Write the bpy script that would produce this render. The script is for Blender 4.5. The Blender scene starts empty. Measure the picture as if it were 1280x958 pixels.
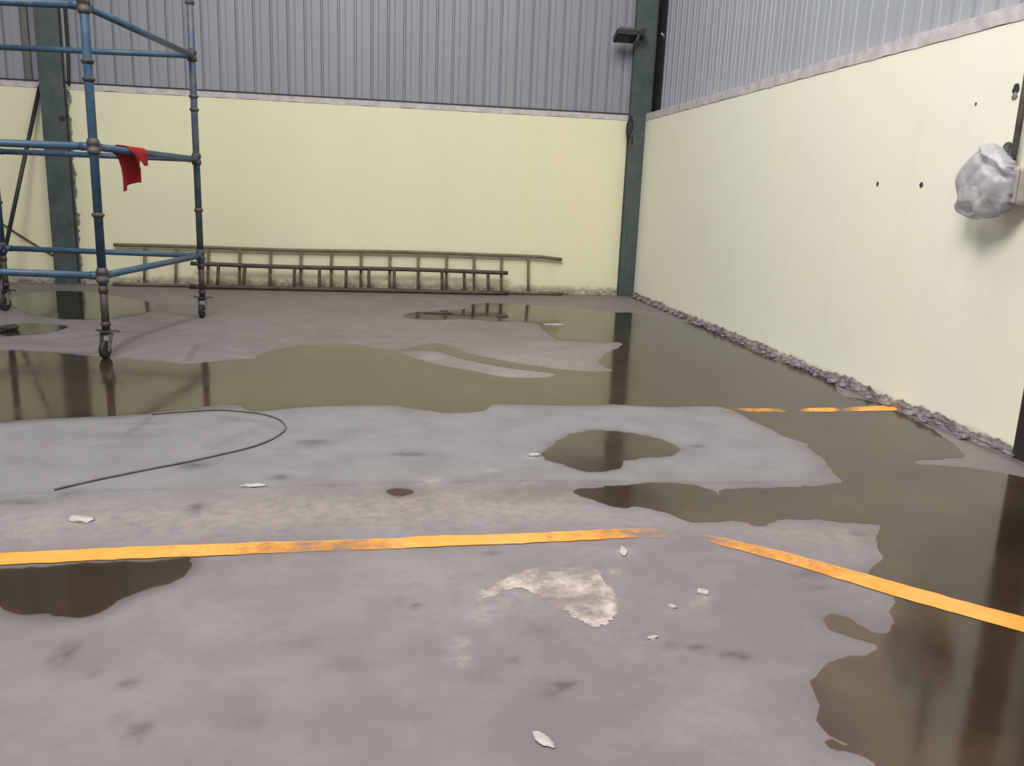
import bpy, bmesh, math, random
import numpy as np
from mathutils import Vector, Matrix, noise
random.seed(4); rng = np.random.default_rng(4)
scene = bpy.context.scene
C = scene.collection
V = Vector

# ------------------------------------------------------------------ camera
F_PX, YAW, PITCH, ROLL = 1035.70, 0.159105, 0.221494, 0.0401498
CAM = V((-3.20033, -10.43391, 1.2))
WALL_H = 2.173
fwd = V((math.sin(YAW)*math.cos(PITCH), math.cos(YAW)*math.cos(PITCH), -math.sin(PITCH)))
r0 = V((math.cos(YAW), -math.sin(YAW), 0)); u0 = r0.cross(fwd)
rgt = r0*math.cos(ROLL) + u0*math.sin(ROLL)
upv = -r0*math.sin(ROLL) + u0*math.cos(ROLL)
cam_d = bpy.data.cameras.new('camera'); cam = bpy.data.objects.new('camera', cam_d); C.objects.link(cam)
cam_d.sensor_width = 36; cam_d.lens = 36*F_PX/1280; cam_d.clip_start = .05
M = Matrix((rgt, upv, -fwd)).transposed().to_4x4(); M.translation = CAM
cam.matrix_world = M
scene.camera = cam

# ------------------------------------------------------------------ light and exposure
scene.view_settings.view_transform = 'Standard'; scene.view_settings.look = 'None'
scene.view_settings.exposure = 0.0; scene.view_settings.gamma = 1; scene.view_settings.use_curve_mapping = False
W = bpy.data.worlds.new('world'); scene.world = W; W.use_nodes = True
W.node_tree.nodes['Background'].inputs[0].default_value = (.92, .96, 1, 1)
W.node_tree.nodes['Background'].inputs[1].default_value = .38
def area(name, loc, target, sx, sy, power, col):
    d = bpy.data.lights.new(name, 'AREA'); d.shape = 'RECTANGLE'; d.size = sx; d.size_y = sy
    d.energy = power; d.color = col
    o = bpy.data.objects.new(name, d); C.objects.link(o); o.location = loc
    o.rotation_euler = (V(target)-V(loc)).to_track_quat('-Z', 'Y').to_euler()
    return o
area('roof_lamp', (-1.7, -5.6, 7.0), (-1.5, -5.0, 0), 4, 2, 250, (1, .98, .93))
area('roof_lamp', (-5.0, -10.0, 7.5), (-0.6, -6.3, .8), 4, 3, 780, (1, .985, .97))

# ------------------------------------------------------------------ pixel -> place
def ray(px, py): return fwd + rgt*((px-640)/F_PX) + upv*((479-py)/F_PX)
def on_floor(px, py, z=0.0):
    d = ray(px, py); return CAM + d*((z-CAM.z)/d.z)
def on_right(px, py, x=0.0):
    d = ray(px, py); return CAM + d*((x-CAM.x)/d.x)
def on_back(px, py, y=0.0):
    d = ray(px, py); return CAM + d*((y-CAM.y)/d.y)

# ------------------------------------------------------------------ materials
class NT:
    def __init__(s, name):
        s.m = bpy.data.materials.new(name); s.m.use_nodes = True; s.t = s.m.node_tree
        s.b = s.t.nodes['Principled BSDF']; s.out = s.t.nodes['Material Output']
    def n(s, typ, **k):
        x = s.t.nodes.new(typ)
        for a, v in k.items():
            if a.startswith('i_'):
                key = a[2:]; key = int(key) if key.isdigit() else key.replace('_', ' ')
                x.inputs[key].default_value = v
            else: setattr(x, a, v)
        return x
    def l(s, a, b): s.t.links.new(a, b)
    def pos(s, scale=(1, 1, 1)):
        g = s.n('ShaderNodeNewGeometry'); mp = s.n('ShaderNodeMapping'); mp.inputs['Scale'].default_value = scale
        s.l(g.outputs['Position'], mp.inputs[0]); return mp.outputs[0]
    def obj(s, scale=(1, 1, 1)):
        g = s.n('ShaderNodeTexCoord'); mp = s.n('ShaderNodeMapping'); mp.inputs['Scale'].default_value = scale
        s.l(g.outputs['Object'], mp.inputs[0]); return mp.outputs[0]
    def noise(s, vec, scale, detail=4, rough=.6):
        x = s.n('ShaderNodeTexNoise'); x.inputs['Scale'].default_value = scale
        x.inputs['Detail'].default_value = detail; x.inputs['Roughness'].default_value = rough
        s.l(vec, x.inputs['Vector']); return x.outputs[0]
    def ramp(s, fac, a, b):
        x = s.n('ShaderNodeMapRange'); x.inputs[1].default_value = a; x.inputs[2].default_value = b
        s.l(fac, x.inputs[0]); return x.outputs[0]
    def math(s, op, a, b=None):
        x = s.n('ShaderNodeMath', operation=op)
        for i, v in enumerate((a, b)):
            if v is None: continue
            if isinstance(v, (int, float)): x.inputs[i].default_value = v
            else: s.l(v, x.inputs[i])
        return x.outputs[0]
    def mix(s, fac, a, b):
        x = s.n('ShaderNodeMix', data_type='RGBA')
        if isinstance(fac, (int, float)): x.inputs[0].default_value = fac
        else: s.l(fac, x.inputs[0])
        for i, v in ((6, a), (7, b)):
            if isinstance(v, tuple): x.inputs[i].default_value = (*v, 1)
            else: s.l(v, x.inputs[i])
        return x.outputs[2]
    def bump(s, h, strength, dist=.01):
        x = s.n('ShaderNodeBump'); x.inputs['Strength'].default_value = strength; x.inputs['Distance'].default_value = dist
        s.l(h, x.inputs['Height']); s.l(x.outputs[0], s.b.inputs['Normal'])
    def base(s, c):
        if isinstance(c, tuple): s.b.inputs['Base Color'].default_value = (*c, 1)
        else: s.l(c, s.b.inputs['Base Color'])
    def set(s, **k):
        for a, v in k.items(): s.b.inputs[a.replace('_', ' ')].default_value = v

def mottled(name, a, b, scale=20, lo=.35, hi=.65, rough=.6, metal=0, bump=.0, coord='obj', third=None, stretch=(1, 1, 1)):
    q = NT(name); v = q.obj(stretch) if coord == 'obj' else q.pos(stretch)
    f = q.noise(v, scale); c = q.mix(q.ramp(f, lo, hi), a, b)
    if third: c = q.mix(q.ramp(q.noise(v, scale*2.7), .56, .68), c, third)
    q.base(c); q.set(Roughness=rough, Metallic=metal)
    if bump: q.bump(f, bump)
    return q.m

def wall_mat(name, col, col2, dirt, amp=.17):
    q = NT(name); p = q.pos()
    big = q.noise(q.pos((1, 1, .35)), 1.1, 3); med = q.noise(p, 5, 5); fine = q.noise(p, 60, 3)
    c = q.mix(q.ramp(big, .35, .7), col, col2)
    c = q.mix(q.math('MULTIPLY', q.ramp(med, .5, .75), .22), c, tuple(x*.86 for x in col))
    streak = q.noise(q.pos((9, 9, .5)), 1.0, 4)
    c = q.mix(q.math('MULTIPLY', q.ramp(streak, .55, .8), .16), c, (.62, .60, .50))
    # splashed dirt along the foot of the wall
    sep = q.n('ShaderNodeSeparateXYZ'); q.l(p, sep.inputs[0])
    edge = q.math('ADD', q.math('MULTIPLY', q.noise(p, 9, 6, .7), amp), q.math('MULTIPLY', q.noise(p, 1.3, 2), amp*.4))
    d = q.ramp(q.math('SUBTRACT', edge, sep.outputs[2]), .0, .06)
    c = q.mix(q.math('MULTIPLY', d, .8), c, dirt)
    q.base(c); q.set(Roughness=.75, Specular_IOR_Level=.25)
    q.bump(q.math('ADD', q.math('MULTIPLY', med, .7), q.math('MULTIPLY', fine, .3)), .18, .012)
    return q.m
M_wall_b = wall_mat('yellow_paint', (.75, .705, .475), (.72, .69, .485), (.30, .27, .21))
M_wall_r = wall_mat('yellow_paint_lit', (.82, .795, .635), (.80, .785, .66), (.36, .33, .30), .10)  # same yellow paint as the back wall, its stronger light put into the colour

M_plaster = mottled('bare_plaster', (.42, .38, .38), (.58, .53, .52), 9, rough=.85, bump=.4, coord='pos')
M_curb = mottled('rough_mortar', (.12, .10, .095), (.26, .225, .22), 16, .38, .62, .9, bump=.8, coord='pos', third=(.10, .085, .08))
M_curb_b = mottled('dirty_mortar', (.17, .145, .11), (.42, .375, .29), 18, .38, .64, .9, bump=.8, coord='pos', third=(.13, .11, .09))
M_stone = mottled('broken_mortar', (.15, .13, .125), (.29, .255, .25), 24, rough=.9, bump=.6)
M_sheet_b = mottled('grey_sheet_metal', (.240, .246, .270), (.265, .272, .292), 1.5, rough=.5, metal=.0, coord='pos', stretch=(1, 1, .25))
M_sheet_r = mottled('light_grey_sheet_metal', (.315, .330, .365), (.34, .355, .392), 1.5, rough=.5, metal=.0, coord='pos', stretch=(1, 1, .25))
M_green = mottled('dark_green_steel', (.040, .064, .060), (.066, .090, .084), 5, rough=.5, coord='pos', third=(.080, .086, .076))
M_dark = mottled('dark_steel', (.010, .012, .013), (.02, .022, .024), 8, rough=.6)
M_blue = mottled('blue_paint', (.038, .080, .135), (.052, .114, .185), 9, .4, .65, .45, third=(.10, .115, .14))
M_blue_worn = mottled('worn_blue_paint', (.045, .080, .135), (.11, .115, .125), 9, .42, .6, .5, third=(.15, .125, .11))
M_rust = mottled('worn_grey_brown_steel', (.045, .040, .040), (.105, .095, .09), 12, rough=.6, metal=.2)
M_jack = mottled('dark_brown_steel', (.045, .034, .028), (.085, .066, .055), 12, rough=.6, metal=.2)
M_fork = mottled('galvanised_steel', (.13, .12, .115), (.26, .25, .235), 30, rough=.45, metal=.3)
M_rubber = mottled('black_rubber', (.012, .010, .010), (.03, .027, .025), 30, rough=.7)
M_lad1 = mottled('olive_brown_steel', (.115, .092, .048), (.175, .145, .082), 8, rough=.6, third=(.10, .075, .05))
M_lad2 = mottled('dark_brown_wood', (.045, .030, .021), (.085, .060, .040), 9, rough=.6, third=(.04, .028, .02))
M_blackpole = mottled('black_paint', (.012, .012, .010), (.028, .027, .02), 12, rough=.5)
M_cable = mottled('grey_black_rubber', (.10, .09, .086), (.15, .137, .13), 14, rough=.6)
M_red = mottled('red_cloth', (.30, .004, .010), (.42, .008, .018), 14, rough=.85, bump=.3)
M_white = mottled('white_plaster', (.36, .325, .30), (.47, .435, .405), 40, rough=.9, bump=.4)
M_lamp_top = mottled('grey_cast_metal', (.085, .085, .09), (.11, .11, .115), 30, rough=.5)
M_glass = NT('dark_lamp_glass'); M_glass.base((.006, .006, .007)); M_glass.set(Roughness=.25); M_glass = M_glass.m
M_box = mottled('beige_plastic', (.34, .30, .25), (.42, .37, .31), 9, rough=.45)
M_shutter = mottled('dark_shutter', (.014, .012, .012), (.03, .026, .025), 4, rough=.6)
M_hole = mottled('dark_hole', (.012, .011, .010), (.05, .045, .04), 40, rough=.9)

q = NT('orange_paint'); p = q.pos()
f = q.noise(p, 14, 6, .65); g = q.noise(p, 1.9, 3)
col = q.mix(q.ramp(q.noise(p, 6, 4), .35, .65), (.74, .29, .030), (.80, .37, .085))
q.base(col); q.set(Roughness=.5)
at = q.n('ShaderNodeAttribute', attribute_name='wear')
a = q.ramp(q.math('ADD', q.math('ADD', f, q.math('MULTIPLY', g, .6)), q.math('MULTIPLY', at.outputs['Fac'], -1.0)), .50, 1.0)
tr = q.n('ShaderNodeBsdfTransparent'); mx = q.n('ShaderNodeMixShader')
q.l(a, mx.inputs[0]); q.l(tr.outputs[0], mx.inputs[1]); q.l(q.b.outputs[0], mx.inputs[2]); q.l(mx.outputs[0], q.out.inputs[0])
M_line = q.m

q = NT('muddy_water')
p = q.pos()
tr = q.n('ShaderNodeBsdfTransparent'); 
c = q.mix(q.ramp(q.noise(p, 1.6, 4), .35, .65), (.58, .50, .39), (.72, .63, .50))
q.l(c, tr.inputs[0])
gl = q.n('ShaderNodeBsdfGlossy'); gl.inputs['Roughness'].default_value = .06
q.l(q.ramp(q.noise(p, 2.3, 3), -.6, 1.6), gl.inputs['Roughness'])
rr = q.n('ShaderNodeMapRange'); rr.inputs[1].default_value = .3; rr.inputs[2].default_value = .7; rr.inputs[3].default_value = .06; rr.inputs[4].default_value = .15
q.l(q.noise(p, 2.0, 3), rr.inputs[0]); q.l(rr.outputs[0], gl.inputs['Roughness'])
bm_ = q.n('ShaderNodeBump'); bm_.inputs['Strength'].default_value = .05; bm_.inputs['Distance'].default_value = .01
q.l(q.noise(p, 7, 2), bm_.inputs['Height']); q.l(bm_.outputs[0], gl.inputs['Normal'])
fr = q.n('ShaderNodeFresnel'); fr.inputs[0].default_value = 1.72
mx = q.n('ShaderNodeMixShader'); q.l(fr.outputs[0], mx.inputs[0]); q.l(tr.outputs[0], mx.inputs[1]); q.l(gl.outputs[0], mx.inputs[2])
q.l(mx.outputs[0], q.out.inputs[0])
M_water = q.m

q = NT('wet_stained_concrete'); p = q.pos()
at = q.n('ShaderNodeAttribute', attribute_name='mask'); sep = q.n('ShaderNodeSeparateColor'); q.l(at.outputs['Color'], sep.inputs[0])
damp_reflect, pale, dark = sep.outputs[0], sep.outputs[1], sep.outputs[2]; blue = at.outputs['Alpha']
n1 = q.noise(p, .9, 4); n2 = q.noise(p, 4.5, 5); n3 = q.noise(p, 30, 4); n4 = q.noise(p, 120, 2)
c = q.mix(q.ramp(n1, .35, .65), (.178, .148, .146), (.200, .174, .172))
c = q.mix(q.ramp(blue, 0, 1), c, (.202, .195, .202))
c = q.mix(q.math('MULTIPLY', q.ramp(n2, .48, .72), .42), c, (.135, .115, .113))
c = q.mix(q.math('MULTIPLY', q.ramp(n2, .50, .26), .42), c, (.265, .235, .228))
c = q.mix(q.math('MULTIPLY', q.ramp(n3, .55, .75), .15), c, (.12, .10, .097))
c = q.mix(q.math('MULTIPLY', q.ramp(n4, .6, .8), .12), c, (.30, .27, .26))
brk = q.ramp(q.noise(p, 22, 5, .7), .30, .62)
c = q.mix(q.math('MULTIPLY', pale, brk), c, (.40, .34, .31))
c = q.mix(q.math('MULTIPLY', damp_reflect, .88), c, (.075, .058, .047))
c = q.mix(q.math('MULTIPLY', dark, q.ramp(n3, .1, .6)), c, (.055, .046, .044))
q.base(c); q.set(Specular_IOR_Level=.3)
rr = q.n('ShaderNodeMapRange'); rr.inputs[3].default_value = .62; rr.inputs[4].default_value = .36; q.l(damp_reflect, rr.inputs[0])
q.l(rr.outputs[0], q.b.inputs['Roughness'])
q.bump(q.math('ADD', n3, q.math('MULTIPLY', n2, .5)), .12, .008)
M_floor = q.m

# translucent plastic
q = NT('white_plastic_film'); q.base((.54, .53, .58)); q.set(Roughness=.25)
f = q.noise(q.obj(), 14, 5); q.bump(f, .5, .02)
tl = q.n('ShaderNodeBsdfTranslucent'); tl.inputs[0].default_value = (.62, .60, .66, 1)
tr = q.n('ShaderNodeBsdfTransparent'); m1 = q.n('ShaderNodeMixShader'); m1.inputs[0].default_value = .30
q.l(q.b.outputs[0], m1.inputs[1]); q.l(tl.outputs[0], m1.inputs[2])
m2 = q.n('ShaderNodeMixShader'); m2.inputs[0].default_value = .22
q.l(m1.outputs[0], m2.inputs[1]); q.l(tr.outputs[0], m2.inputs[2]); q.l(m2.outputs[0], q.out.inputs[0])
M_film = q.m

# ------------------------------------------------------------------ mesh helpers
def obj(name, bm, mat, parent=None, smooth=False, bevel=0):
    me = bpy.data.meshes.new(name); bmesh.ops.recalc_face_normals(bm, faces=bm.faces); bm.to_mesh(me); bm.free()
    me.materials.append(mat); o = bpy.data.objects.new(name, me); C.objects.link(o)
    if smooth:
        for f in me.polygons: f.use_smooth = True
    if parent: o.parent = parent
    if bevel:
        b = o.modifiers.new('bevel', 'BEVEL'); b.width = bevel; b.segments = 2; b.limit_method = 'ANGLE'
    return o
def tag(o, label, cat, group=None):
    o['label'] = label; o['category'] = cat
    if group: o['group'] = group
    return o
def thing(name, label, cat, loc=(0, 0, 0), rz=0, group=None):
    o = bpy.data.objects.new(name, None); C.objects.link(o); o.location = loc; o.rotation_euler = (0, 0, rz)
    o.empty_display_size = .1
    return tag(o, label, cat, group)
def struct(name, bm, mat, bevel=0, smooth=False):
    o = obj(name, bm, mat, None, smooth, bevel); o['kind'] = 'structure'; return o
def box(bm, lo, hi):
    lo, hi = V(lo), V(hi)
    vs = [bm.verts.new((x, y, z)) for x in (lo.x, hi.x) for y in (lo.y, hi.y) for z in (lo.z, hi.z)]
    for f in ((0, 1, 3, 2), (4, 6, 7, 5), (0, 4, 5, 1), (2, 3, 7, 6), (0, 2, 6, 4), (1, 5, 7, 3)): bm.faces.new([vs[i] for i in f])
    return bm
def frame(d):
    d = d.normalized(); a = V((0, 0, 1)) if abs(d.z) < .9 else V((1, 0, 0))
    u = d.cross(a).normalized(); return u, d.cross(u)
def tube(bm, pts, r, n=14, caps=True):
    pts = [V(p) for p in pts]; rings = []
    rs = r if isinstance(r, (list, tuple)) else [r]*len(pts)
    u = None
    for i, p in enumerate(pts):
        d = (pts[min(i+1, len(pts)-1)] - pts[max(i-1, 0)]).normalized()
        if u is None: u, w = frame(d)
        else: u = (u - d*u.dot(d)).normalized(); w = d.cross(u)
        rings.append([bm.verts.new(p + (u*math.cos(2*math.pi*k/n) + w*math.sin(2*math.pi*k/n))*rs[i]) for k in range(n)])
    for a, b in zip(rings, rings[1:]):
        for k in range(n): bm.faces.new((a[k], a[(k+1) % n], b[(k+1) % n], b[k]))
    if caps: bm.faces.new(rings[0][::-1]); bm.faces.new(rings[-1])
    return bm
def lathe(bm, prof, c, n=20):            # prof: (r, z)
    c = V(c); return tube(bm, [c+V((0, 0, z)) for r, z in prof], [r for r, z in prof], n)
def spline(pts, k=6):
    pts = [V(p) for p in pts]; out = []
    for i in range(len(pts)-1):
        a, b, c, d = pts[max(i-1, 0)], pts[i], pts[i+1], pts[min(i+2, len(pts)-1)]
        for j in range(k):
            t = j/k; out.append(.5*((2*b)+(c-a)*t+(2*a-5*b+4*c-d)*t*t+(3*b-a-3*c+d)*t**3))
    out.append(pts[-1]); return out
def bmn(): return bmesh.new()
def lump(bm, c, sx, sy, sz, seed, rough=.35, sub=3):
    r = bmesh.ops.create_icosphere(bm, subdivisions=sub, radius=1)
    for v in r['verts']:
        k = 1 + rough*noise.noise(v.co*1.3 + V((seed*7.1, seed*3.3, 0))) + rough*.5*noise.noise(v.co*3.1 + V((seed, 5, seed*2)))
        q = v.co*k; v.co = V(c) + V((q.x*sx, q.y*sy, q.z*sz))
    return bm

# ------------------------------------------------------------------ floor
PUD = {}
PUD['main'] = [(-60,440),(0,438),(40,439),(90,443),(130,447),(150,448),(200,452),(235,455),(270,452),(280,450),(318,449),(322,444),(345,437),(375,432),(400,431),(440,430),(467,435),(497,438),(520,433),(543,429),(565,433),(587,442),(634,452),(687,460),(725,464),(764,464),(752,457),(748,449),(762,440),(777,432),(771,428),(735,427),(701,425),(691,420),(680,414),(674,406),(650,402),(620,402),(585,399),(540,400),(505,397),(515,391),(560,388),(585,386),(590,381),(607,379),(654,381),(687,383),(734,387),(769,391),(789,391),(812,396),(850,402),(885,410),(900,417),(920,426),(945,440),(975,452),(1010,464),(1040,478),(1052,495),(1085,500),(1115,512),(1130,519),(1160,534),(1185,550),(1205,567),(1195,573),(1150,575),(1147,580),(1200,583),(1243,590),(1280,598),(1400,640),(1500,760),(1480,1000),(1150,1000),(1092,955),(1066,942),(1040,934),(1042,930),(1059,932),(1043,919),(1023,892),(1016,861),(1026,846),(1036,829),(1056,824),(1079,818),(1096,809),(1092,804),(1069,798),(1043,791),(1029,776),(1031,771),(1043,768),(1061,774),(1079,783),(1096,791),(1109,784),(1117,776),(1112,766),(1116,750),(1089,721),(1084,713),(1102,703),(1101,693),(1096,683),(1096,670),(1100,657),(1059,654),(1010,650),(980,650),(950,657),(924,652),(875,654),(849,648),(822,639),(797,634),(780,636),(754,630),(734,623),(717,617),(724,612),(751,611),(764,607),(822,604),(856,606),(886,613),(900,620),(903,611),(950,611),(1007,608),(1052,604),(1044,594),(1035,583),(1025,571),(1010,560),(1005,553),(984,547),(962,536),(939,526),(928,519),(909,511),(886,508),(838,509),(800,508),(767,506),(717,507),(684,507),(640,505),(612,507),(603,514),(557,517),(543,514),(510,510),(490,507),(400,508),(350,512),(317,515),(297,506),(250,509),(247,513),(180,518),(100,522),(30,525),(0,528),(-60,532)]
ISLAND = [(500,441),(510,438),(550,440),(574,448),(634,460),(692,467),(680,472),(634,472),(587,463),(543,455)]
PUD['far'] = [(14,375),(30,368),(70,364),(115,366),(170,375),(195,381),(188,390),(150,397),(100,400),(55,396),(22,388)]
PUD['edge'] = [(-60,410),(0,408),(30,404),(85,408),(60,416),(20,420),(-60,423)]
PUD['oval'] = [(677,570),(690,556),(712,543),(740,538),(775,540),(810,545),(840,555),(850,562),(835,570),(800,574),(780,577),(778,583),(760,589),(735,590),(705,583)]
PUD['front'] = [(-120,722),(0,712),(112,705),(210,700),(238,697),(240,705),(232,716),(210,729),(165,744),(142,757),(112,769),(75,772),(19,769),(0,757),(-80,750)]
PUD['spot'] = [(482,614),(495,611),(512,613),(516,617),(500,621),(488,619)]
DAMP = [(587,617),(640,606),(700,601),(770,600),(765,611),(720,618),(730,628),(640,631),(600,626)]
BLUE = [(-80,534),(0,528),(250,514),(400,508),(543,514),(600,510),(800,508),(900,510),(990,548),(1052,604),(900,600),(700,598),(560,602),(400,604),(330,612),(200,620),(-80,640)]
PALE = [(602,752),(600,741),(625,727),(645,717),(662,711),(683,706),(700,711),(720,709),(736,708),(752,716),(755,728),(768,740),(776,752),(772,773),(760,783),(740,785),(722,778),(704,765),(690,757),(672,745),(655,738),(640,736),(620,745)]
def fl(poly): return np.array([[on_floor(*p).x, on_floor(*p).y] for p in poly])
def sdist(P, poly):
    a = poly; b = np.roll(poly, -1, 0); best = np.full(len(P), 1e9); ins = np.zeros(len(P), bool)
    for (ax, ay), (bx, by) in zip(a, b):
        ex, ey = bx-ax, by-ay; wx, wy = P[:, 0]-ax, P[:, 1]-ay
        t = np.clip((wx*ex+wy*ey)/(ex*ex+ey*ey+1e-12), 0, 1)
        best = np.minimum(best, np.hypot(wx-t*ex, wy-t*ey))
        c = ((ay > P[:, 1]) != (by > P[:, 1])); 
        with np.errstate(all='ignore'): xi = ax + (P[:, 1]-ay)/(by-ay+1e-12)*ex
        ins ^= (c & (P[:, 0] < xi))
    return np.where(ins, -best, best)
def seg_d(P, pts):
    pts = fl(pts); best = np.full(len(P), 1e9)
    for (ax, ay), (bx, by) in zip(pts, pts[1:]):
        ex, ey = bx-ax, by-ay; wx, wy = P[:, 0]-ax, P[:, 1]-ay
        t = np.clip((wx*ex+wy*ey)/(ex*ex+ey*ey+1e-12), 0, 1); best = np.minimum(best, np.hypot(wx-t*ex, wy-t*ey))
    return best
xs = np.unique(np.concatenate([np.linspace(-14, -8.6, 12), np.arange(-8.6, .1, .025), np.linspace(.1, 1.0, 4)]))
ys = np.unique(np.concatenate([np.linspace(-13, -9.5, 8), np.arange(-9.5, -6.0, .02), np.arange(-6.0, 0.1, .03), np.linspace(.1, .5, 3)]))
GX, GY = np.meshgrid(xs, ys); P = np.stack([GX.ravel(), GY.ravel()], 1)
sm = lambda d, a, b: np.clip((b-d)/(b-a), 0, 1)
mask = np.zeros((len(P), 4))
for k, poly in PUD.items():
    d = sdist(P, fl(poly)); 
    mask[:, 0] = np.maximum(mask[:, 0], {'main': .22, 'front': .95}.get(k, .40)*sm(d, .0 if k != 'front' else -.02, .06 if k != 'far' else .25))
mask[:, 0] = np.maximum(mask[:, 0], .31*sm(sdist(P, fl(DAMP)), -.06, .04))
mask[:, 0] *= np.clip(1-1.0*sm(sdist(P, fl(ISLAND)), -.02, .02), 0, 1)
mask[:, 0] = np.maximum(mask[:, 0], .86*sm(sdist(P, fl([(1110,660),(1100,690),(1118,770),(1040,830),(1020,870),(1050,925),(1150,1000),(1480,1000),(1500,760),(1400,640),(1240,610)])), -.25, .03))
mask[:, 0] = np.maximum(mask[:, 0], 1.0*sm(sdist(P, fl([(1262,600),(1245,690),(1205,1000),(1480,1000),(1500,760),(1400,640)])), -.15, .05))  # dark reflection of the right-edge column and shutter painted into the floor
# damp ground along the foot of the back wall and the strip between pool and right wall
mask[:, 0] = np.maximum(mask[:, 0], .21*sm(-P[:, 1], .25, .9))
mask[:, 0] = np.maximum(mask[:, 0], .16*sm(-P[:, 0], .0, .35))
mask[:, 3] = sm(sdist(P, fl(BLUE)), -.12, .06)
mask[:, 1] = np.maximum(mask[:, 1], .42*sm(sdist(P, fl([(-80,640),(330,614),(720,606),(760,640),(1090,660),(1100,700),(860,660),(400,672),(-80,690)])), -.2, .1))
mask[:, 1] = np.maximum(mask[:, 1], .35*sm(sdist(P, fl([(520,505),(800,500),(770,430),(560,432)])), -.5, .1))
for px, py, r, s in [(640,748,.16,.35),(600,770,.05,.5),(573,805,.03,.8),(575,826,.035,.6),(779,690,.03,.9),(880,745,.025,.9),(870,755,.03,.5),(765,715,.03,.7),
                     (535,720,.20,.25),(300,780,.3,.15),(720,680,.25,.2),(660,606,.1,.3),(540,603,.07,.7),(665,571,.03,.9),(615,588,.03,.6),(318,609,.03,.6),(940,460,.2,.2),
                     (560,400,.12,.4),(540,447,.12,.5),(680,432,.18,.4),(900,900,.25,.15),(790,800,.2,.15),(605,745,.05,.6),(610,760,.03,.8)]:
    c = on_floor(px, py); d = np.hypot(P[:, 0]-c.x, P[:, 1]-c.y); mask[:, 1] = np.maximum(mask[:, 1], s*np.exp(-(d/r)**2))
for px, py, rx, ry, s in [(80,818,.018,.05,.8),(160,855,.016,.018,.9),(118,842,.012,.012,.6),(175,912,.02,.02,.9),(168,925,.014,.014,.6),(148,900,.014,.014,.5),(245,635,.03,.05,.8),
                     (243,582,.07,.05,.8),(390,553,.06,.04,.7),(510,568,.08,.03,.8),(350,597,.04,.03,.8),(20,628,.10,.035,.6),(85,617,.05,.05,.4),(97,692,.05,.015,.8),(522,758,.014,.012,.9),
                     (700,858,.025,.02,.9),(715,856,.018,.012,.9),(690,868,.025,.02,.5),(838,808,.03,.014,.6),(872,810,.03,.014,.8),(915,818,.03,.014,.9),(930,822,.02,.012,.8),
                     (615,692,.03,.012,.7),(675,786,.05,.04,.35),(645,826,.015,.02,.4),(380,805,.05,.03,.25),(310,905,.06,.05,.2),(430,830,.04,.03,.25),(1073,668,.025,.02,.7),(1010,718,.05,.02,.5),(1024,735,.04,.012,.5),
                     (870,558,.05,.03,.6),(145,545,.18,.05,.3),(180,530,.10,.02,.5),(430,463,.12,.07,.5),(170,515,.12,.03,.3),(20,412,.09,.05,.9),(480,421,.08,.02,.5),(520,424,.06,.015,.5),(720,402,.12,.05,.4),(690,445,.06,.03,.4)]:
    c = on_floor(px, py); d2 = ((P[:, 0]-c.x)/rx)**2 + ((P[:, 1]-c.y)/ry)**2; mask[:, 2] = np.maximum(mask[:, 2], s*np.exp(-d2*.8))
for pts, w, s in [([(0,443),(60,441),(110,442),(140,440),(165,424),(195,413),(240,399)], .035, .55), ([(235,451),(237,446),(242,438),(247,432)], .025, .5),
                  ([(-40,622),(100,613),(340,609),(500,604),(700,601),(900,604),(1045,603)], .008, .28), ([(150,548),(180,530),(190,515)], .018, .4),
                  ([(90,425),(130,418),(160,415)], .03, .3), ([(270,520),(330,528),(345,535)], .03, .25), ([(310,540),(260,560)], .03, .2)]:
    d = seg_d(P, pts); mask[:, 2] = np.maximum(mask[:, 2], s*sm(d, w*.4, w*1.6))
d = seg_d(P, [(-60,531),(0,527),(100,521),(180,517),(247,512),(297,508)]); mask[:, 2] = np.maximum(mask[:, 2], .5*sm(d, .02, .09))
# dark gap where the slab meets the right wall
mask[:, 2] = np.maximum(mask[:, 2], .75*sm(np.abs(P[:, 0]+.055), .005, .03))
me = bpy.data.meshes.new('floor'); nx, ny = len(xs), len(ys)
vv = [(x, y, 0) for x, y in P]
ff = [(j*nx+i, j*nx+i+1, (j+1)*nx+i+1, (j+1)*nx+i) for j in range(ny-1) for i in range(nx-1)]
me.from_pydata(vv, [], ff); att = me.color_attributes.new('mask', 'FLOAT_COLOR', 'POINT')
att.data.foreach_set('color', mask.astype(np.float32).ravel()); me.materials.append(M_floor)
fo = bpy.data.objects.new('floor', me); C.objects.link(fo); fo['kind'] = 'structure'

# ------------------------------------------------------------------ walls
XL = -12.5; YN = -7.06; TOP = 6.5
struct('wall_back', box(bmn(), (XL, 0, 0), (.25, .06, WALL_H)), M_wall_b)
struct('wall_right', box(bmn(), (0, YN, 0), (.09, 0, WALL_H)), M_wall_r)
def ragged_strip(bm, a, b, z0, z1, out, n, seed, amp):     # plaster band with a slightly uneven face and lower edge
    a, b, out = V(a), V(b), V(out); R_ = []
    for i in range(n+1):
        t = i/n; p = a.lerp(b, t); k = amp*noise.noise(V((t*(b-a).length*6, seed, 0)))
        lo, hi = z0 + k, z1 + amp*.25*noise.noise(V((t*(b-a).length*4, seed, 3)))
        R_.append([bm.verts.new(q) for q in (p+V((0, 0, lo)), p+out+V((0, 0, lo+.004)), p+out+V((0, 0, hi)), p+V((0, 0, hi)))])
    for A, B in zip(R_, R_[1:]):
        for k in range(4): bm.faces.new((A[k], A[(k+1) % 4], B[(k+1) % 4], B[k]))
    bm.faces.new(R_[0][::-1]); bm.faces.new(R_[-1]); return bm
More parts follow.
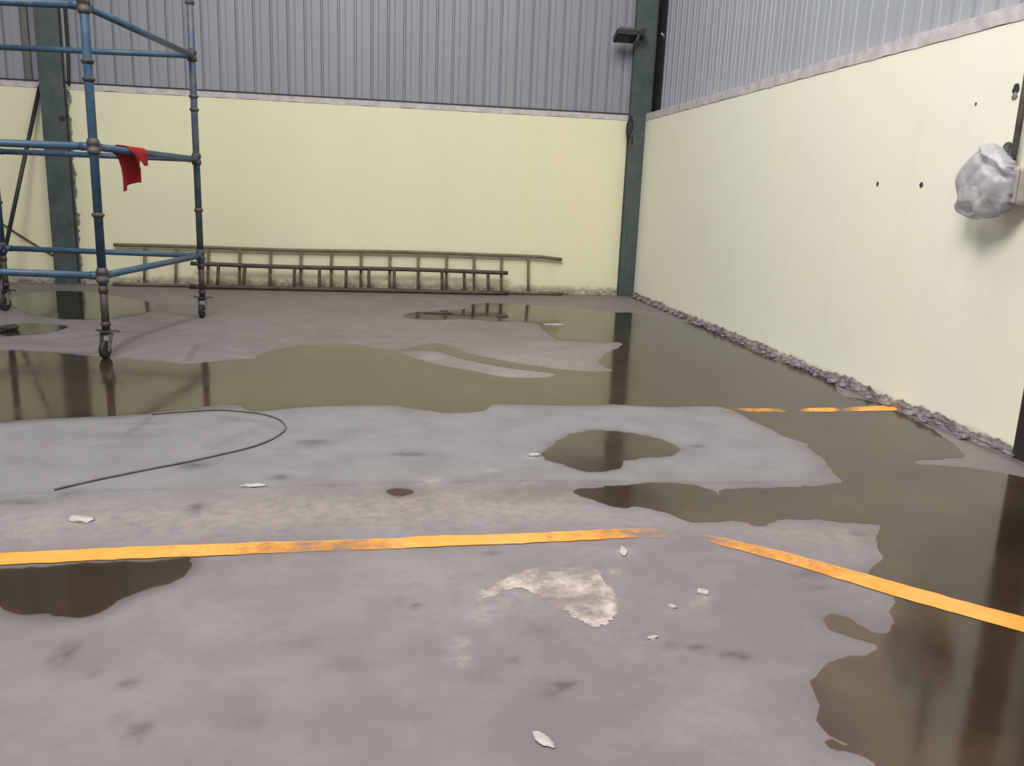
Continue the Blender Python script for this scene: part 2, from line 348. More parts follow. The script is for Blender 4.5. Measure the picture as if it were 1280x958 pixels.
# grey capping band on top of the masonry
b = bmn(); ragged_strip(b, (XL, .06, 0), (-.2, .06, 0), WALL_H, WALL_H+.075, (0, -.064, 0), 240, 3, .010); struct('trim_1', b, M_plaster)
b = bmn(); ragged_strip(b, (.09, -.1, 0), (.09, YN, 0), WALL_H, WALL_H+.085, (-.094, 0, 0), 200, 8, .010); struct('trim_2', b, M_plaster)

def sheet(a, b, z0, z1, outward, pitch, mat, name, off):
    a, b, o = V(a), V(b), V(outward); L = (b-a).length; d = (b-a)/L
    prof = []; s = off
    while s < L:
        prof += [(s, 0), (s+.008, -.028), (s+.030, -.028), (s+.038, 0), (s+pitch*.5-.004, 0), (s+pitch*.5, .006), (s+pitch*.5+.006, 0)]; s += pitch
    bm = bmn(); prev = None
    for t, h in prof:
        p = a + d*t + o*h; pr = (bm.verts.new((p.x, p.y, z0)), bm.verts.new((p.x, p.y, z1)))
        if prev: bm.faces.new((prev[0], pr[0], pr[1], prev[1]))
        prev = pr
    o_ = struct(name, bm, mat); s_ = o_.modifiers.new('thick', 'SOLIDIFY'); s_.thickness = .004; return o_
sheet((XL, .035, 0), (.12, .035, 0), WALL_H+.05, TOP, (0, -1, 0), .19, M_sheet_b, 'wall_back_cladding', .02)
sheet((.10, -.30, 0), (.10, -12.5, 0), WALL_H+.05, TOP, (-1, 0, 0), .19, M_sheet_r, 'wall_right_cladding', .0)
# dark corner flashing behind the corner column
b = bmn(); box(b, (.10, -.31, WALL_H+.05), (.115, .02, TOP)); struct('trim_3', b, M_dark)
xl = lambda px: on_back(px, 60, .0).x
b = bmn(); box(b, (xl(29), -.008, WALL_H+.076), (xl(37), .03, TOP)); struct('wall_strip', b, mottled('brown_grey_strip', (.10, .095, .09), (.14, .13, .125), 4, coord='pos'))  # brown-grey vertical strip left of the left column
b = bmn(); box(b, (-6.712, -.012, WALL_H+.076), (-6.672, .03, TOP)); struct('trim_8', b, mottled('pale_grey_flashing', (.30, .32, .31), (.36, .38, .37), 4, coord='pos'))
b = bmn(); box(b, (XL, -.012, WALL_H+.070), (-.2, .02, WALL_H+.084)); struct('shadow_strip', b, M_dark)  # dark strip put in for the shadow line under the back sheets
# mouldering plaster foot of the walls
def foot(bm, axis, t0, t1, h0, h1, th, seed, step=.02):
    n = int(abs(t1-t0)/step); R_ = []
    for i in range(n+1):
        t = t0 + (t1-t0)*i/n
        h = h0 + (h1-h0)*(.5+.5*noise.noise(V((t*2.2, seed, 0)))) + .032*noise.noise(V((t*11, seed, 2))) + .015*noise.noise(V((t*37, seed, 4)))
        h = max(h, .012); th_ = th*(.7+.6*noise.noise(V((t*5, seed, 7)))) + .01*noise.noise(V((t*23, seed, 9)))
        ring = []
        for k in range(6):
            u = k/5; z = h*u; o = max(.003, th_*(1-u**2) + .012*noise.noise(V((t*19, u*4, seed)))) + .002
            ring.append(bm.verts.new((-o, t, z) if axis == 'x' else (t, -o, z)))
        R_.append(ring)
    for A, B in zip(R_, R_[1:]):
        for k in range(5): bm.faces.new((A[k], B[k], B[k+1], A[k+1]))
    return bm
struct('baseboard_right', foot(bmn(), 'x', -.10, YN+.22, .022, .085, .032, 11), M_curb)
struct('baseboard_back', foot(bmn(), 'y', -6.70, -.20, .02, .07, .04, 5), M_curb_b)
struct('baseboard_back', foot(bmn(), 'y', XL, -6.97, .02, .06, .04, 15), M_curb_b)
# unseen recessed dark shutter past the right-hand column, added to darken the puddle reflection
b = bmn()
for k in range(40): box(b, (.10, -12.5, k*.06), (.13+.0*k, YN-.02, k*.06+.052))
box(b, (.131, -12.5, 0), (.14, YN-.02, 2.5)); struct('added_shutter', b, M_shutter)

# ------------------------------------------------------------------ steel columns
def column(name, label, x0, x1, yf, yb, axis='y', top=TOP, mat=None):
    """H-section; front flange at yf between x0 and x1"""
    mat = mat or M_green
    t = thing(name, label, 'column', ((x0+x1)/2, yb, 0) if axis == 'y' else (yb, (x0+x1)/2, 0))
    w = (x1-x0)/2; d = yf-yb
    def bx(lo, hi):
        if axis == 'y': return box(bmn(), lo, hi)
        return box(bmn(), (lo[1], lo[0], lo[2]), (hi[1], hi[0], hi[2]))
    s = -.014
    obj('flange', bx((-w, d, 0), (w, d-s, top)), mat, t, bevel=.002)
    obj('flange', bx((-w, s, 0), (w, 0, top)), mat, t, bevel=.002)
    obj('web', bx((-.006, d-s, 0), (.006, s, top)), mat, t)
    return t
c1 = column('steel_column', 'dark green steel column in the far right corner', -.20, .05, -.10, -.002)
obj('edge_strip', box(bmn(), (-.122, -.106, 0), (-.075, -.097, 2.05)), M_green, c1, bevel=.002)
c2 = column('steel_column', 'dark green steel column behind the blue scaffold', -6.965, -6.715, -.10, -.002)
obj('bolt_plate', box(bmn(), (.06, -.108, 1.83), (.115, -.097, 1.88)), M_dark, c2)
c3 = column('steel_column', 'dark column at the right edge of the picture on the right wall', -7.06, -6.82, -.022, .085, axis='x', mat=M_shutter)
# crumbled mortar at the column edges
def jag(bm, x, y, z0, z1, w, seed, n=60):
    prev = None
    for i in range(n+1):
        z = z0+(z1-z0)*i/n
        a = w*(.5+.9*noise.noise(V((z*6, seed, 0)))+.5*noise.noise(V((z*22, seed, 1)))); a = max(a, .003)
        pr = [bm.verts.new(q) for q in ((x, y, z), (x+a*.6, y-.012, z), (x+a, y, z))]
        if prev:
            for k in range(2): bm.faces.new((prev[k], pr[k], pr[k+1], prev[k+1]))
        prev = pr
    return bm
struct('trim_4', jag(bmn(), -6.715, -.001, .05, WALL_H, .05, 2), M_curb_b)
struct('trim_5', jag(bmn(), -.20, -.001, 1.78, WALL_H+.06, -.03, 6), M_hole)
b = bmn(); lump(b, (-.20, -.10, 2.07), .046, .02, .15, 3, .5); lump(b, (-.165, -.10, 1.93), .018, .012, .09, 7, .5); struct('trim_6', b, M_hole, smooth=True)

# ------------------------------------------------------------------ puddles
def jagged(poly, amp, seed, step=.018):
    c_ = [on_floor(*p) for p in poly]; out = []; n_ = len(c_)
    pts = [q for i in range(n_) for q in spline([c_[i-1], c_[i], c_[(i+1) % n_], c_[(i+2) % n_]], 3)[3:6]]
    for i, a in enumerate(pts):
        b = pts[(i+1) % len(pts)]; L = (b-a).length; n = max(1, int(L/step)); nrm = V((-(b-a).y, (b-a).x, 0)).normalized()
        for j in range(n):
            p = a.lerp(b, j/n); k = amp*noise.noise(V((p.x*9, p.y*9, seed))) + amp*.7*noise.noise(V((p.x*30, p.y*30, seed))) + amp*.35*noise.noise(V((p.x*75, p.y*75, seed)))
            out.append(p + nrm*k)
    return out
def sheet_poly(name, loops, z, thick, mat):
    bm = bmn(); ed = []
    for lp in loops:
        vs = [bm.verts.new((p.x, p.y, z)) for p in lp]
        ed += [bm.edges.new((vs[i], vs[(i+1) % len(vs)])) for i in range(len(vs))]
    bmesh.ops.triangle_fill(bm, edges=ed, use_beauty=True)
    for f in bm.faces:
        if f.normal.z < 0: f.normal_flip()
    o = obj(name, bm, mat)
    return o
def puddle(key, label, holes=(), amp=.018):
    o = sheet_poly('puddle', [jagged(PUD[key], amp, 1)] + [jagged(h, amp*.6, 2) for h in holes], .002, 0, M_water)
    for f in o.data.polygons:
        if f.normal.z < 0: f.flip()
    return tag(o, label, 'puddle')
puddle('main', 'large muddy puddle winding across the floor from the left side to the right wall', [ISLAND])
puddle('far', 'shallow puddle under the scaffold in front of the left column', amp=.03)
puddle('edge', 'small muddy puddle at the left edge just left of the scaffold front wheel')
puddle('oval', 'oval puddle alone on the pale concrete in the middle of the floor')
puddle('front', 'dark puddle at the left edge touching the front orange line')
puddle('spot', 'tiny dark wet spot in the middle floor left of the oval puddle', amp=.006)

# ------------------------------------------------------------------ orange floor lines
def stripe(label, cl, z=.0035):                 # cl: (px top, px bottom) pairs, with wear
    bm = bmn(); lay = bm.verts.layers.float.new('wear'); prev = None; rows = []
    pts = [(on_floor(*a), on_floor(*b), w) for a, b, w in cl]
    for (a0, b0, w0), (a1, b1, w1) in zip(pts, pts[1:]):
        n = max(2, int((a1-a0).length/.02))
        for j in range(n): t = j/n; rows.append((a0.lerp(a1, t), b0.lerp(b1, t), w0+(w1-w0)*t))
    rows.append(pts[-1])
    for a, b, w in rows:
        d = (a-b).normalized(); a = a + d*.006*noise.noise(a*17); b = b + d*.006*noise.noise(b*17+V((3, 3, 0)))
        pr = []
        for t in (0, .33, .66, 1):
            p = b.lerp(a, t); v = bm.verts.new((p.x, p.y, z)); v[lay] = w; pr.append(v)
        if prev:
            for k in range(3): bm.faces.new((prev[k], pr[k], pr[k+1], prev[k+1]))
        prev = pr
    o = obj('floor_marking_line', bm, M_line); return tag(o, label, 'floor marking')
stripe('orange painted line running across the front of the floor to the left edge',
       [((-150,699),(-150,717),-.3), ((0,693),(0,708),-.3), ((110,687.5),(110,702),-.3), ((240,682),(240,697),-.2), ((400,677),(400,690),.05), ((500,674),(500,687),-.05), ((530,671.5),(530,685),-.3), ((640,669),(640,681),-.15), ((740,664),(740,676),-.15), ((790,662),(790,673),.1), ((850,662),(850,673),.35)])
stripe('orange painted line slanting down to the lower right corner over the dark puddle',
       [((875,669),(878,676),.25), ((905,674),(900,683),.0), ((980,691),(974,702),-.15), ((1090,721),(1080,735),-.25), ((1190,749),(1178,764),-.4), ((1280,773),(1270,789),-.35), ((1330,785),(1318,804),-.3)])
stripe('thin faded orange line in the far puddle ending at the right wall',
       [((885,511),(885,513.5),.45), ((925,511.5),(925,515.5),.1), ((950,511.5),(950,516),-.05), ((975,512),(975,516),.1), ((995,513),(995,516),.45), ((1012,511),(1012,515.5),-.2), ((1040,510.5),(1040,515.5),-.2), ((1052,511),(1052,515),.4), ((1065,510),(1065,515),.0), ((1090,508.5),(1090,514.5),-.2), ((1121,507),(1121,514),-.3)])

# ------------------------------------------------------------------ dried plaster spill and chips
def crust(loop, h, seed, z=.0):
    """thin irregular crust over the outline"""
    bm = bmn(); pts = np.array([[p.x, p.y] for p in loop]); c = pts.mean(0)
    lo, hi = pts.min(0), pts.max(0); st = .006
    gx = np.arange(lo[0]-st, hi[0]+st, st); gy = np.arange(lo[1]-st, hi[1]+st, st)
    G = np.stack([a.ravel() for a in np.meshgrid(gx, gy)], 1); d = sdist(G, pts); n = len(gx); vs = {}
    for i, ((x, y), dd) in enumerate(zip(G, d)):
        if dd < .012*noise.noise(V((x*22, y*22, seed))) + .009*noise.noise(V((x*70, y*70, seed))):
            k = noise.noise(V((x*16, y*16, seed)))*.5 + noise.noise(V((x*45, y*45, seed)))*.4
            z = h*min(1, max(.0, -dd/.035))*(.45+.9*k) + .0015
            vs[i] = bm.verts.new((x, y, max(z, -.001)))
    for i in vs:
        q = (i, i+1, i+n+1, i+n)
        if (i+1) % n and all(k in vs for k in q): bm.faces.new([vs[k] for k in q])
    for v in list(bm.verts):
        if not v.link_faces: bm.verts.remove(v)
    return bm
M_spill = mottled('dried_plaster', (.36, .295, .265), (.50, .42, .375), 14, .36, .62, .9, bump=.3, coord='pos', third=(.56, .48, .43))
_t = M_spill.node_tree; _o = _t.nodes['Material Output']; _b = _t.nodes['Principled BSDF']
_g = _t.nodes.new('ShaderNodeNewGeometry'); _n = _t.nodes.new('ShaderNodeTexNoise'); _n.inputs['Scale'].default_value = 8; _n.inputs['Detail'].default_value = 5; _n.inputs['Roughness'].default_value = .65
_t.links.new(_g.outputs['Position'], _n.inputs['Vector']); _r = _t.nodes.new('ShaderNodeMapRange'); _r.inputs[1].default_value = .36; _r.inputs[2].default_value = .60
_r.inputs[3].default_value = .12
_t.links.new(_n.outputs[0], _r.inputs[0]); _x = _t.nodes.new('ShaderNodeBsdfTransparent'); _m = _t.nodes.new('ShaderNodeMixShader')
_t.links.new(_r.outputs[0], _m.inputs[0]); _t.links.new(_x.outputs[0], _m.inputs[1]); _t.links.new(_b.outputs[0], _m.inputs[2]); _t.links.new(_m.outputs[0], _o.inputs[0])
o = obj('plaster_spill', crust([on_floor(*p) for p in PALE], .0025, 4), M_spill, smooth=True)
tag(o, 'patch of dried beige plaster spilled on the concrete before the orange line', 'plaster patch')
def chip(px, py, sx, sy, sz, ang, label, seed, mat=M_white, name='plaster_chip', cat='chip', group=None):
    p = on_floor(px, py); bm = bmn(); lump(bm, (0, 0, 0), sx, sy, sz, seed, .5)
    o = obj(name, bm, mat, smooth=True); o.location = (p.x, p.y, sz*.55); o.rotation_euler = (0, 0, ang)
    return tag(o, label, cat, group)
chip(679,926, .034, .014, .004, -1.0, 'pale plaster flake at the bottom of the floor in the foreground', 1)
chip(816,798, .018, .008, .004, .3, 'white plaster chip right of and below the plaster patch', 2)
chip(841,759, .014, .008, .004, -.6, 'white plaster chip level with the plaster patch, a little to its right', 3)
chip(879,741, .016, .02, .004, .4, 'white plaster chip farthest right of the plaster patch', 4)
chip(102,650, .045, .028, .006, -.4, 'white chip on the grey floor above the left end of the front orange line', 5)
chip(779,690, .014, .036, .004, -.2, 'long white plaster flake between the plaster patch and the orange line', 6)
chip(667,570, .025, .016, .008, .2, 'white pebble at the left tip of the oval puddle', 7)
chip(318,608, .05, .018, .006, .1, 'pale flake on the floor below the loop of cable', 8)
chip(692,407, .09, .012, .012, .05, 'pale stick lying in the far puddle near the ladders', 9, name='wood_splinter', cat='splinter')
chip(545,392, .15, .012, .010, .02, 'dark strip put in for the ladder rails reflected in the far puddle', 10, mat=M_lad2, name='ladder_reflection', cat='reflection')  # reflection of the ladder rails, laid in as a solid dark strip
chip(627,396, .06, .02, .012, .02, 'small dark piece put in for the ladder reflected in the far puddle', 12, mat=M_lad2, name='ladder_reflection', cat='reflection')  # another bit of ladder reflection, modelled as a small dark piece
chip(12,413, .07, .05, .03, .3, 'dark clod of mud in the small puddle at the left edge', 13, mat=M_hole, name='mud_clod', cat='clod')

# mortar lumps along the foot of the right wall and in the corner
k = 0
for i in range(34):
    y = -.25 - 6.2*(i/33)**1.25 + random.uniform(-.06, .06)
    s = random.uniform(.016, .034)*(1 if y > -2.5 else .75)
    bm = bmn(); lump(bm, (0, 0, 0), s, s*random.uniform(1.0, 1.9), s*.75, 20+i, .5, 2)
    o = obj('mortar_lump', bm, M_stone); o.location = (-.04-random.uniform(0, .02), y, s*.6); o.rotation_euler = (0, 0, random.uniform(-.4, .4))
    tag(o, 'broken grey mortar lump at the foot of the right wall', 'rubble', 'mortar lumps along the right wall')
for i in range(16):
    x = -.30 - 1.2*random.random() if i < 11 else random.uniform(-6.6, -6.2)
    s = random.uniform(.012, .028)
    bm = bmn(); lump(bm, (0, 0, 0), s*1.4, s, s*.7, 70+i, .5, 2)
    o = obj('mortar_lump', bm, M_stone if i % 2 else M_curb_b); o.location = (x, -.05-.03*random.random(), s*.55)
    if i < 11: tag(o, 'small mortar crumb by the back wall between the corner column and the ladders', 'rubble', 'mortar crumbs by the corner column')
    else: tag(o, 'small mortar crumb by the back wall beside the left column', 'rubble', 'mortar crumbs by the left column')

# ------------------------------------------------------------------ scaffold
PA = V((-5.0827, -4.4352, 0)); PB = V((-4.8351, -2.5156, 0)); PC = V((-6.5970, -2.2708, 0)); PD = PA + PC - PB
org = (PA+PB+PC+PD)/4
sc = thing('scaffold_tower', 'blue tubular scaffold tower on caster wheels at the left', 'scaffold', org)
LEV = (.565, 1.41, 2.275)
def ring(bm, c, z, r=.040, h=.011):
    lathe(bm, [(.029, z-h*1.6), (r*.9, z-h), (r, z-h*.2), (r, z+h*.6), (r*.85, z+h), (.029, z+h*1.5)], c)
for nm, p in (('A', PA), ('B', PB), ('C', PC), ('D', PD)):
    c = p-org
    st = obj('standard', tube(bmn(), [c+V((0, 0, .50)), c+V((0, 0, 3.4))], .0285, 18), M_blue_worn if nm == 'B' else M_blue, sc, smooth=True)
    for z in LEV:
        b = bmn(); lathe(b, [(.029, z-.050), (.037, z-.046), (.041, z-.036), (.0405, z-.014), (.035, z-.010), (.035, z+.010), (.0395, z+.014), (.041, z+.030), (.036, z+.044), (.029, z+.055)], c); obj('cup_joint', b, M_rust, st, smooth=True)
    for z in (.97, 1.83, 1.94, 2.70, 3.1):
        b = bmn(); ring(b, c, z); obj('collar', b, M_rust, st, smooth=True)
    b = tube(bmn(), [c+V((0, 0, .19)), c+V((0, 0, .50))], .026, 16); ring(b, c, .47, .033, .014)
    ring(b, c, .235, .034, .010); obj('jack_leg', b, M_jack, sc, smooth=True)
    # caster
    b = bmn(); lathe(b, [(.05, .182), (.05, .190)], c); lathe(b, [(.03, .164), (.036, .182)], c)
    ca = obj('caster', b, M_jack, sc)
    ang = {'A': 1.35, 'B': 1.50, 'C': 1.2, 'D': .8}[nm]
    e = V((math.cos(ang), math.sin(ang), 0)); s_ = V((-e.y, e.x, 0)); ax = c + V((0, 0, .062)) - e*.028
    wb = bmn(); prof = [(.020, -.0195), (.052, -.019), (.060, -.014), (.062, 0), (.060, .014), (.052, .019), (.020, .0195)]
    tube(wb, [ax+s_*h for r, h in prof], [r for r, h in prof], 24); obj('wheel', wb, M_rubber, ca, smooth=True)
    fb = bmn()
    for sg in (-1, 1):
        o1 = ax + s_*sg*.027; o2 = c + V((0, 0, .17)) + s_*sg*.03
        q = [o1-e*.014-V((0, 0, .012)), o1+e*.014-V((0, 0, .012)), o2+e*.03, o2-e*.03]
        q2 = [x+s_*sg*.005 for x in q]; a_ = [fb.verts.new(x) for x in q]; b_ = [fb.verts.new(x) for x in q2]
        fb.faces.new(a_); fb.faces.new(b_[::-1])
        for k in range(4): fb.faces.new((a_[k], a_[(k+1) % 4], b_[(k+1) % 4], b_[k]))
    tube(fb, [ax-s_*.038, ax+s_*.038], .008, 10)
    o3 = c+V((0, 0, .168)); 
    tube(fb, [o3-s_*.034, o3+s_*.034], .014, 10)
    obj('fork', fb, M_fork, ca)
    lb = tube(bmn(), [c+V((0, 0, .185))+e*.02-s_*.085, c+V((0, 0, .188))+e*.02, c+V((0, 0, .185))+e*.02+s_*.085], .006, 8)
    obj('brake_bar', lb, M_jack, ca)
for a, b_ in ((PA, PB), (PB, PC), (PC, PD), (PD, PA)):
    d = (b_-a).normalized()
    for z in LEV:
        p0 = a-org+d*.03+V((0, 0, z)); p1 = b_-org-d*.03+V((0, 0, z))
        bm = tube(bmn(), [p0, p1], .0245, 16)
        for q, s in ((p0, 1), (p1, -1)): tube(bm, [q-d*s*.004, q+d*s*.05], [.026, .029], 14)
        obj('ledger', bm, M_blue, sc, smooth=True)

# red cloth over the near right ledger
d = (PB-PA).normalized(); sd = V((d.y, -d.x, 0))          # sd points to the camera side (right)
def tl_for(px):                                            # place along the ledger seen at that column
    best = min((abs((lambda w: 640+F_PX*w.dot(rgt)/w.dot(fwd))(PA+d*(i*.005)+V((0, 0, LEV[1]))-CAM)-px), i*.005) for i in range(390)); return best[1]
t0, t1 = tl_for(147), tl_for(178)
bm = bmn(); NU, NV = 26, 44; rows = []
for i in range(NU+1):
    u = i/NU; s = t0 + (t1-t0)*u
    near = max(0.0, .095*min(1, (u-.30)/.55)) if u > .30 else 0
    far = .285 - .075*u + .015*math.sin(u*7)
    r = .032; arc = math.pi*r; col = []
    start = -near if u > .30 else arc*(.55-.5*u)
    for j in range(NV+1):
        L = start + (far+arc-start)*j/NV
        if L < 0: o, z = r + .004, L
        elif L < arc: th = L/r; o, z = r*math.cos(th), r*math.sin(th)
        else: o, z = -r - .01, -(L-arc)
        drop = max(0, -z)
        sq = s - (t0+t1)/2
        ss = (t0+t1)/2 + sq*(1-.04*min(1, drop/.3)*(1 if L > arc else 0)) + (.12*min(1, drop/.05)+.05*drop if L > arc else 0)
        fold = (.022*math.sin(u*9+1.0)*min(1, drop/.12) + .012*math.sin(u*17+drop*9)*min(1, drop/.2)) if L > arc else .004*math.sin(u*12)*min(1, drop/.05)
        p = PA + d*ss + sd*(o+fold-(0 if L < arc else .02)) + V((0, 0, LEV[1]+z)); col.append(bm.verts.new(p))
    rows.append(col)
for A, B in zip(rows, rows[1:]):
    for k in range(NV): bm.faces.new((A[k], B[k], B[k+1], A[k+1]))
o = obj('cloth', bm, M_red, smooth=True); s_ = o.modifiers.new('thick', 'SOLIDIFY'); s_.thickness = .003; s_.offset = 1
tag(o, 'red cloth hanging over a blue ledger of the scaffold', 'cloth')

# ------------------------------------------------------------------ ladders on edge against the back wall
def ladder(label, x0, x1, yb, yt, h, rr, rungs, mat, bend=0, zl=(0, 0)):
    t = thing('ladder', label, 'ladder', ((x0+x1)/2, yb, 0)); L = (x1-x0)/2; n = 24
    def top(x):
        k = max(0, (x-(L-.42))/.42); return V((x, yt-yb, h + zl[0]+(zl[1]-zl[0])*(x+L)/(2*L) - bend*k*k + .006*math.sin(x*2.1)))
    def bot(x): return V((x, 0, rr+.001 + .002*math.sin(x*1.7+1)**2))
    xsn = [-L+2*L*i/n for i in range(n+1)]
    obj('rail', tube(bmn(), [top(x) for x in xsn], rr, 12), mat, t, smooth=True)
    obj('rail', tube(bmn(), [bot(x) for x in xsn], rr, 12), mat, t, smooth=True)
    for xr in rungs:
        x = xr-(x0+x1)/2; obj('rung', tube(bmn(), [bot(x), top(x)], rr*.80, 10), mat, t, smooth=True)
    return t
bx = lambda px, y: on_back(px, 335, y).x
r1 = [bx(p_, -.11) for p_ in (181,220,260,299.5,338,376,414,451,487,522.5,558,592.5,627,660.5)]
ladder('long olive-brown ladder on its side, hindmost against the back wall', bx(142, -.11), bx(703, -.11), -.17, -.055, .462, .021, r1, M_lad1, bend=.035, zl=(0, .018))
r2 = [bx(p_, -.24) for p_ in (272,305,337,367.5,399,432.5,461,493,523,553,581,611)]
ladder('shorter dark brown ladder on its side, leaning in front of the long ladder', bx(237, -.24), bx(636, -.24), -.29, -.175, .275, .025, r2, M_lad2, zl=(.005, -.005))

# ------------------------------------------------------------------ leaning pole, wall cables
foot_p = on_floor(-4, 361); top_p = on_back(50, 107, -.035)
o = obj('pole', tube(bmn(), [V((0, 0, .0)), top_p-foot_p], .022, 12), M_blackpole, smooth=True); o.location = foot_p
tag(o, 'black pole leaning on the back wall left of the left column', 'pole')
pa = on_back(-12, 270, -.02); pb = on_back(74, 324, -.02)
o = obj('wall_cable', tube(bmn(), spline([pa, pa.lerp(pb, .5)-V((0, 0, .012)), pb]), .010, 8), M_blackpole, smooth=True)
tag(o, 'thin dark cable slanting down the back wall to the foot of the left column', 'cable')
pa = on_back(86, 106, -.03); pb = on_back(80.5, 0, -.03); dd = (pb-pa)
o = obj('wall_cable', tube(bmn(), spline([pa, pa+dd*.5+V((.008, 0, 0)), pb, pa+dd*2.2, pa+dd*4]), .017, 10), M_dark, smooth=True)
tag(o, 'thick black cable running up the grey sheets beside the left column', 'cable')

# cable loop on the floor
pts = [(68,612),(110,602),(180,587.5),(230,578),(280,567),(320,557),(345,546),(357,535),(350,525),(330,518),(300,514),(270,512.5),(235,514),(190,517.5)]
o = obj('floor_cable', tube(bmn(), spline([on_floor(*p_, .006)+V((0, 0, .0)) for p_ in pts], 8), .0048, 8), M_cable, smooth=True)
tag(o, 'thin dark cable curling in a loop on the pale floor', 'cable')

# ------------------------------------------------------------------ floodlight on the corner column
fx = thing('floodlight', 'dark floodlight on a bracket at the top of the corner column', 'floodlight', (-.375, -.25, 3.13))
fx.rotation_euler = (-.33, 0, 0)
b = bmn(); vs = []
for z, w, dp in ((-.055, .105, .085), (.0, .115, .095), (.012, .10, .085), (.055, .085, .06)):
    vs.append([b.verts.new((sx*w, sy*dp, z)) for sx, sy in ((-1, -1), (1, -1), (1, 1), (-1, 1))])
for A, B in zip(vs, vs[1:]):
    for k in range(4): b.faces.new((A[k], A[(k+1) % 4], B[(k+1) % 4], B[k]))
b.faces.new(vs[0][::-1]); b.faces.new(vs[-1])
obj('housing', b, M_lamp_top, fx, bevel=.006)
b = box(bmn(), (-.10, -.08, -.068), (.10, .08, -.054)); obj('lens', b, M_glass, fx, bevel=.003)
b = bmn(); box(b, (-.122, -.100, -.060), (.122, -.085, .004)); box(b, (-.122, .085, -.060), (.122, .100, .004)); box(b, (-.124, -.10, -.060), (-.110, .10, .004)); box(b, (.110, -.10, -.060), (.124, .10, .004))
obj('rim', b, M_dark, fx, bevel=.003)
b = bmn(); box(b, (.07, -.015, .02), (.24, .015, .045)); box(b, (.215, -.02, -.02), (.245, .146, .075)); box(b, (.17, -.012, .0), (.22, .012, .06)); obj('bracket', b, M_dark, fx, bevel=.003).rotation_euler = (.33, 0, 0)
# white cable end sticking out beside the corner column
p = on_right(829, 44, .07); 
o = obj('cable_stub', tube(bmn(), [p+V((.028, .02, -.03)), p+V((0, 0, 0)), p+V((-.03, -.03, .012))], [.010, .012, .010], 8), M_white, smooth=True)
tag(o, 'short white cable end in the dark gap right of the corner column', 'cable')

# ------------------------------------------------------------------ wrapped box, conduit and wall holes at right
pc = on_right(1275, 235)
bxo = thing('electrical_box', 'beige wall box behind the white plastic bag on the right wall', 'electrical box', (0, pc.y, pc.z))
b = box(bmn(), (-.10, -.12, -.09), (-.002, .10, .10)); obj('body', b, M_box, bxo, bevel=.022)
b = box(bmn(), (-.112, -.11, -.08), (-.101, .09, .09)); obj('cover', b, M_box, bxo, bevel=.006)
cy = on_right(1266, 190, -.05); ct = on_right(1280, 132, -.05)
o = thing('conduit', 'dark conduit pipe rising from the wrapped box on the right wall', 'conduit', (-.05, cy.y, cy.z))
b = tube(bmn(), [(0, -.006, -.06), (0, -.012, .02), (0, -.012, 1.3)], .016, 12); obj('pipe', b, M_jack, o, smooth=True)
b = tube(bmn(), spline([(0.03, .075, .035), (0, .045, .010), (0, .012, -.03), (0, -.006, -.05)], 4), .022, 12); lump(b, (.0, .02, -.015), .03, .04, .03, 3, .3); obj('elbow', b, M_dark, o, smooth=True)
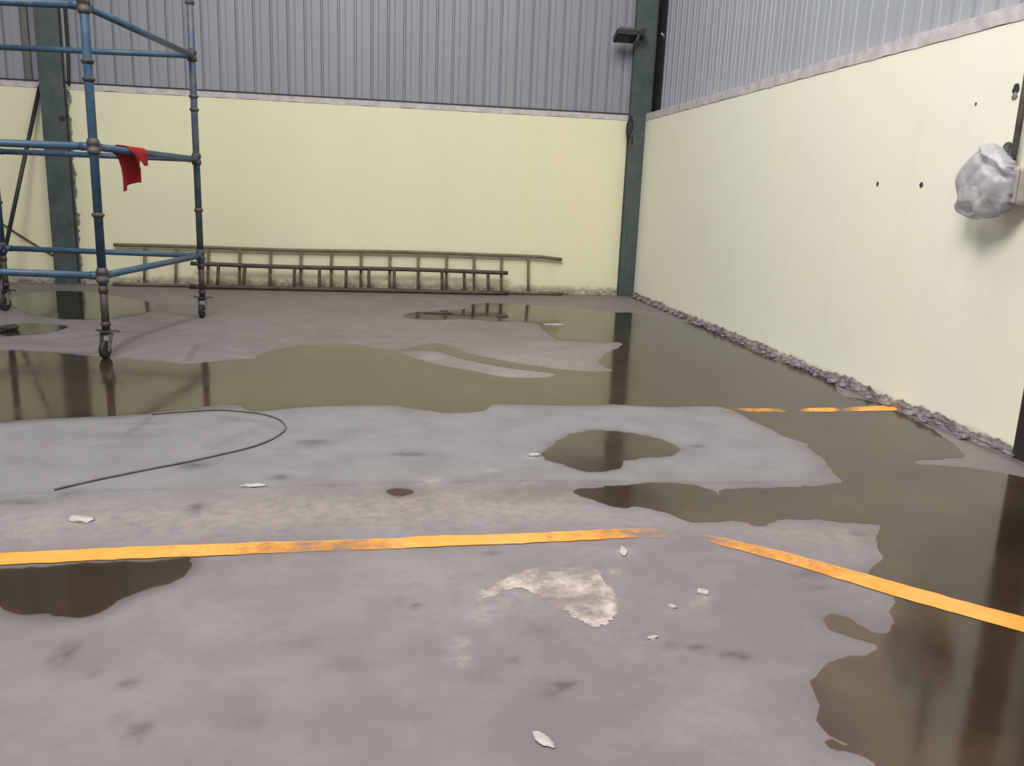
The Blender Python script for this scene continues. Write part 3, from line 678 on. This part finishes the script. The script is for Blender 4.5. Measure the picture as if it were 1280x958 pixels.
# plastic bag: crumpled film pulled over the box, gathered lip at the top right, open corner at the lower left
OUT = [(1226,181),(1236,178),(1243,184),(1252,195),(1261,207),(1265,216),(1261,237),(1256,255),(1248,266),(1238,270),(1228,273),(1214,276),(1204,272),(1192,266),(1189,258),(1194,248),(1194,235),(1197,220),(1204,208),(1213,196)]
XB = -.145
ol = np.array([[p.y, p.z] for p in (on_right(a, b_, XB) for a, b_ in OUT)])
bm = bmn(); st = .0065
gy = np.arange(ol[:, 0].min()-st, ol[:, 0].max()+st, st); gz = np.arange(ol[:, 1].min()-st, ol[:, 1].max()+st, st)
G = np.stack([a.ravel() for a in np.meshgrid(gy, gz)], 1); d = sdist(G, ol); n = len(gy); vs = {}; bk = {}
cy0, cz0 = ol.mean(0)
for i, ((y, z), dd) in enumerate(zip(G, d)):
    if dd > .004*noise.noise(V((y*30, z*30, 1))): continue
    w = min(1, -dd/.095); dome = math.sqrt(max(0, 1-(1-w)**2))
    q = V((y*5.5+z*2, z*6.5, 2.3)); dist, _p = noise.voronoi(q); cr = dist[1]-dist[0]
    q2 = V((y*19+3, z*13, 5.1)); d2, _p2 = noise.voronoi(q2); cr2 = d2[1]-d2[0]
    fold = .024*min(1, cr*1.2) + .004*min(1, cr2*1.6) + .018*noise.noise(V((y*6, z*6, 0)))
    pull = .022*math.sin((y-cy0)*38+(z-cz0)*26)*w*(1-w)*2
    # hollow opening at the lower left corner, stiff bright lip along the upper right edge
    p0 = on_right(1208, 262, XB); hol = math.exp(-(((y-p0.y)/.055)**2+((z-p0.z)/.022)**2))
    ua, ub = on_right(1232, 184, XB), on_right(1261, 211, XB); tt = max(0, min(1, ((y-ua.y)*(ub.y-ua.y)+(z-ua.z)*(ub.z-ua.z))/((ub.y-ua.y)**2+(ub.z-ua.z)**2)))
    e = math.hypot(y-(ua.y+(ub.y-ua.y)*tt), z-(ua.z+(ub.z-ua.z)*tt)); lipv = math.exp(-(e/.016)**2)
    groove = math.exp(-((e-.042)/.018)**2)
    x = XB + .03 - .065*dome - fold*dome - pull + .075*hol*dome - .028*lipv + .026*groove*dome
    vs[i] = bm.verts.new((x, y, z)); 
for i in vs:
    q = (i, i+1, i+n+1, i+n)
    if (i+1) % n and all(k in vs for k in q): bm.faces.new([vs[k] for k in q])
for v in list(bm.verts):
    if not v.link_faces: bm.verts.remove(v)
# skirt running back to the box sides
be = [e for e in bm.edges if len(e.link_faces) == 1]
r_ = bmesh.ops.extrude_edge_only(bm, edges=be)
for v in [g for g in r_['geom'] if isinstance(g, bmesh.types.BMVert)]:
    v.co.x += .075; v.co.y += (cy0-v.co.y)*.12 + .012*noise.noise(v.co*25); v.co.z += (cz0-v.co.z)*.12 + .012*noise.noise(v.co*22)
o = obj('plastic_bag', bm, M_film, smooth=True); tag(o, 'crumpled white plastic bag wrapped round the box on the right wall', 'plastic bag')
# small holes in the plaster
def hole(px, py, r, label, stain=False):
    p_ = on_right(px, py); bm = bmn(); ring_ = []
    c_ = bm.verts.new((-.0035, 0, 0))
    for k in range(18):
        a = 2*math.pi*k/18; rr_ = r*(1+.45*noise.noise(V((math.cos(a)*1.5+px, math.sin(a)*1.5, py))))
        ring_.append(bm.verts.new((-.0015, rr_*math.cos(a), rr_*1.1*math.sin(a))))
    for k in range(18): bm.faces.new((c_, ring_[k], ring_[(k+1) % 18]))
    o = obj('wall_hole', bm, M_hole); o.location = (0, p_.y, p_.z); return tag(o, label, 'wall hole')
hole(1097,230,.013,'small dark drill hole in the right wall, nearer the corner column')
hole(1152,231,.017,'small dark drill hole in the right wall, nearer the plastic bag')
hole(1220,130,.008,'faint small hole in the right wall above the plastic bag')
hole(1270,112,.026,'largest ragged hole in the right wall near its upper right edge')
p_ = on_right(1269, 120); bm = bmn(); lump(bm, (-.002, 0, 0), .006, .020, .018, 9, .4); o = obj('plaster_plug', bm, M_stone, smooth=True); o.location = (0, p_.y, p_.z)
tag(o, 'grey mortar smear just under the largest hole in the right wall', 'mortar smear')
